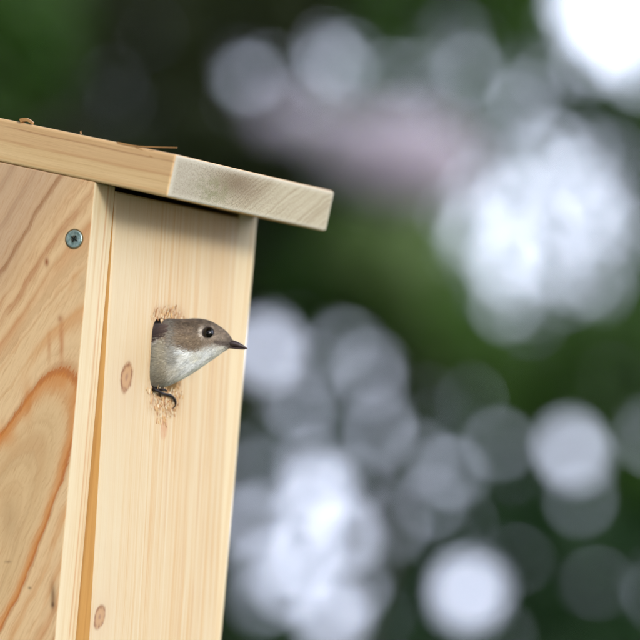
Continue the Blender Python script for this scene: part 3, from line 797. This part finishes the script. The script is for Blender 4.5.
def tree(label, base, height, rad, zones, leafmat, size, seed, lean=0, cat='tree', limbs=9, name='broadleaf_tree', crown0=.25, group='trees and bushes behind the nest box'):
    rnd = random.Random(seed)
    t = empty(name, label, cat, Matrix.Translation(base), group)
    pts, rr = [], []
    for i in range(9):
        s = i / 8; pts.append((lean * s + rnd.gauss(0, .05) * s, rnd.gauss(0, .05) * s, height * s)); rr.append(rad * (1 - s * .85) * (1.25 if i == 0 else 1))
    tube('trunk', pts, rr, MBK.m, t, 14)
    for i in range(limbs):
        s = crown0 + (1 - crown0) * (i + rnd.random()) / limbs * .92; p = Vector(pts[int(s * 8)]).lerp(Vector(pts[min(8, int(s * 8) + 1)]), s * 8 % 1)
        A_ = rnd.uniform(0, 6.28); L = height * .38 * (1 - s * .5)
        d = Vector((math.cos(A_), math.sin(A_) * .8, rnd.uniform(.1, .7)))
        q = [p]
        for j in range(3): d = (d + Vector((rnd.gauss(0, .25), rnd.gauss(0, .25), rnd.gauss(.02, .2)))).normalized(); q.append(q[-1] + d * L / 3)
        r0 = rad * (1 - s * .8) * .3
        tube('limb', q, [r0, r0 * .7, r0 * .45, r0 * .15], MBK.m, t, 8)
    for n_, smp, sz in zones:
        leaf_clump('crown', n_, smp, leafmat, t, sz or size, Vector(base))
    return t
MP = leaf_mat('pale_pink_petals', (.62, .52, .80), (.76, .66, .94), transl=.35)
LM = {'dark': leaf_mat('dark_leaves', (.018, .030, .008), (.044, .056, .014)), 'green': leaf_mat('green_leaves', (.038, .095, .014), (.085, .175, .030), transl=.35),
      'lime': leaf_mat('fresh_leaves', (.035, .095, .010), (.06, .13, .016), transl=.4),
      'pale': leaf_mat('pale_young_leaves', (.12, .20, .07), (.18, .26, .10), transl=.4),
      'blue': leaf_mat('bluish_leaves', (.020, .058, .022), (.045, .105, .038), transl=.35)}
# the canopy seen behind the box lies about 12.8 m away; three crowns share it along wavy borders
XA = wx(300, 320)[0]; ZC = wx(320, 440)[1]
VX, VZ0, VZ1 = 1.05, 1.2, 3.5
def zone_view(which):
    def f(n):
        x = rng.uniform(-VX, VX, n); z = rng.uniform(VZ0, VZ1, n); y = rng.normal(12.8, .28, n)
        k = np.where(x < XA + .06 * np.sin(z * 5) + .04 * np.sin(z * 13), 0, 1)
        k = np.where((z < ZC + .12 * np.sin(x * 4 + 1)) & (x > XA - .1), 2, k)
        o = openness(x, z, .016)
        dens = np.where(o > 0, -np.log(np.clip(o, .002, 1)) / 6.2, 1) * (.78 + .4 * clump(x, y, z))
        ok = (k == which) & (o < .99) & (rng.random(n) < dens)
        return np.stack([x, y, z], 1)[ok]
    return f
def blob(cx, cy_, cz, rx, ry, rz, skip=False):
    def f(n):
        v = rng.uniform(-1, 1, (n, 3)); v = v[(v ** 2).sum(1) < 1]
        P = v * (rx, ry, rz) + (cx, cy_, cz)
        ok = rng.random(len(P)) < .75 + .6 * clump(P[:, 0], P[:, 1], P[:, 2])
        if skip: ok &= ~((np.abs(P[:, 0]) < (VX - .05) * P[:, 1] / 12.8) & (P[:, 2] > VZ0) & (P[:, 2] < VZ1 + .08 * (P[:, 1] - 12.8)) & (P[:, 1] > 2))
        return P[ok]
    return f
SZ = .048
def spray(u, v, ru, rv, y=12.2):
    cx, cz = wx(u, v, y)
    return blob(cx, y, cz, ru * PXM, .15, rv * PXM)
tree('dense dark green tree blurred behind the nest box roof', (-1.5, 13.2, 0), 5.6, .15, [(52000, zone_view(0), None),  (26000, blob(-3.0, 13.3, 3.3, 2.6, 1.5, 2.9, True), .10)], LM['dark'], SZ, 1, .2)
tree('green tree with bright sky gaps blurred right of the roof', (1.25, 13.3, 0), 6.2, .13, [(36000, zone_view(1), None), (2200, spray(385, 270, 66, 54), .055), (1800, spray(440, 325, 50, 36), .055), (28000, blob(2.6, 13.4, 3.6, 2.8, 1.4, 3.2, True), .10)], LM['green'], SZ, 2, -.1)
tree('slim young tree with light green leaves in the top left corner', (-.95, 11.4, 0), 3.6, .03, [(1500, blob(wx(0, 20, 11.4)[0] - .05, 11.4, wx(0, 20, 11.4)[1], .22, .2, .26), .055), (2500, blob(-1.5, 11.4, 3.4, .5, .5, .7, True), .06)], LM['lime'], SZ, 6, .0, limbs=5, name='young_tree', crown0=.7)
leaf_clump('young_leaves', 2400, spray(380, 250, 62, 42, 12.0), LM['pale'], bpy.data.objects['broadleaf_tree.001'], .05, Vector((1.25, 13.3, 0)))
ps = tree('flowering shrub branch with pale pink blossom blurred just above the roof tip', (.1, 12.0, 0), 2.35, .02, [(500, spray(395, 165, 60, 30, 12.0), .05)], LM['green'], SZ, 8, .1, cat='shrub', limbs=3, name='flowering_shrub', crown0=.85)
leaf_clump('blossom', 4200, spray(398, 156, 76, 42, 11.95), MP, ps, .034, Vector((.1, 12.0, 0)))
leaf_clump('blossom', 160, spray(300, 118, 44, 16, 12.0), MP, ps, .034, Vector((.1, 12.0, 0)))
tree('low bluish green bush blurred in the lower right behind the box', (.25, 12.9, 0), 2.3, .035, [(24000, zone_view(2), None), (12000, blob(1.2, 12.7, .7, 1.9, .9, 1.0, True), .09)], LM['blue'], SZ, 3, 0, 'bush', 4, 'tall_bush', .1)
SKY_BLOCKERS = 'added unseen trees that block skylight around the camera'  # unseen trees added to cut the skylight, left open towards the sun
for i, (x, y, h, m, lb) in enumerate(((-7.5, 15, 8, 'green', 'added unseen broad tree blocking sky far left of the box'), (7.5, 15.5, 7.5, 'dark', 'added dark tree blocking sky right of the green tree, outside the frame'),
        (-6.5, 6.5, 8, 'dark', 'added tall dark tree blocking sky left of the box, outside the frame'), (-6, -1.5, 8.5, 'green', 'added unseen tall green tree blocking sky behind and left of the camera'),
        (-2.0, -7.5, 8.5, 'dark', 'added unseen tall dark tree blocking sky right behind the camera'), (13, 9, 4.2, 'green', 'added unseen lower green tree blocking low sky to the right'), (15, -1, 4.2, 'dark', 'added unseen lower dark tree blocking low sky to the right'), (13.5, -9, 6, 'green', 'added unseen green tree blocking sky behind on the right'))):
    tree(lb, (x, y, 0), h, .18, [(9000, blob(x, y, h * .55, 4.2, 3.6, h * .5), None)], LM[m], .30, 10 + i, group=SKY_BLOCKERS)
for x, lb in ((-3.4, 'tall bush left of the bluish one, outside the frame'), (4.2, 'tall bush right of the bluish one, outside the frame')):
    tree(lb, (x, 14.2, 0), 2.2, .04, [(9000, blob(x, 14.2, 1.1, 2.3, .9, 1.2, True), .10)], LM['dark'], .1, 50, 0, 'bush', 4, 'tall_bush', .1)
tree('added unseen tree, its crown spread overhead to block skylight on the nest box', (-3.2, -.5, 0), 8.5, .25, [(14000, blob(-.5, 3.5, 8.0, 7.5, 7.5, 1.6), None)], LM['green'], .30, 30, .6, group=SKY_BLOCKERS, crown0=.6)  # unseen crown added overhead to keep skylight off the box
# fresh green sprig close to the camera's left, out of focus in the top left corner
# ------------------------------------------------------------------ the tree that carries the box
hb = BOXM @ Vector((W / 2, DEP + .165, 0))
t = empty('oak_tree', 'thick bark covered trunk carrying the nest box, just outside the left edge', 'tree', Matrix.Translation((hb.x, hb.y, 0)))
vs, fs = [], []
for i in range(61):
    z = i / 60 * 4.6
    for k in range(48):
        a = 2 * math.pi * k / 48; r = .16 * (1 - z * .06) + (.12 * math.exp(-z * 5))
        if abs(z - BOX_O.z) > .35: r += .012 * mnoise.noise(Vector((math.cos(a) * 4, math.sin(a) * 4, z * 1.2)))
        vs.append((r * math.cos(a), r * math.sin(a), z))
for i in range(60):
    for k in range(48): a, b = i * 48 + k, i * 48 + (k + 1) % 48; fs.append((a, b, b + 48, a + 48))
fs.append(tuple(range(60 * 48, 61 * 48)))
link('trunk', mesh('trunk', vs, fs, True), MBK.m, t)
for k in range(6):
    A_ = k * 1.05 + .3; p = Vector((0, 0, 3.4 + .2 * k)); q = [p]
    d = Vector((math.cos(A_), math.sin(A_), .5))
    for j in range(3): q.append(q[-1] + d * .5); d = (d + Vector((0, 0, .1))).normalized()
    tube('limb', q, [.05, .038, .025, .01], MBK.m, t, 8)
leaf_clump('crown', 9000, blob(hb.x, hb.y, 5.0, 2.6, 2.6, 1.2), LM['green'], t, .16, Vector((hb.x, hb.y, 0)))
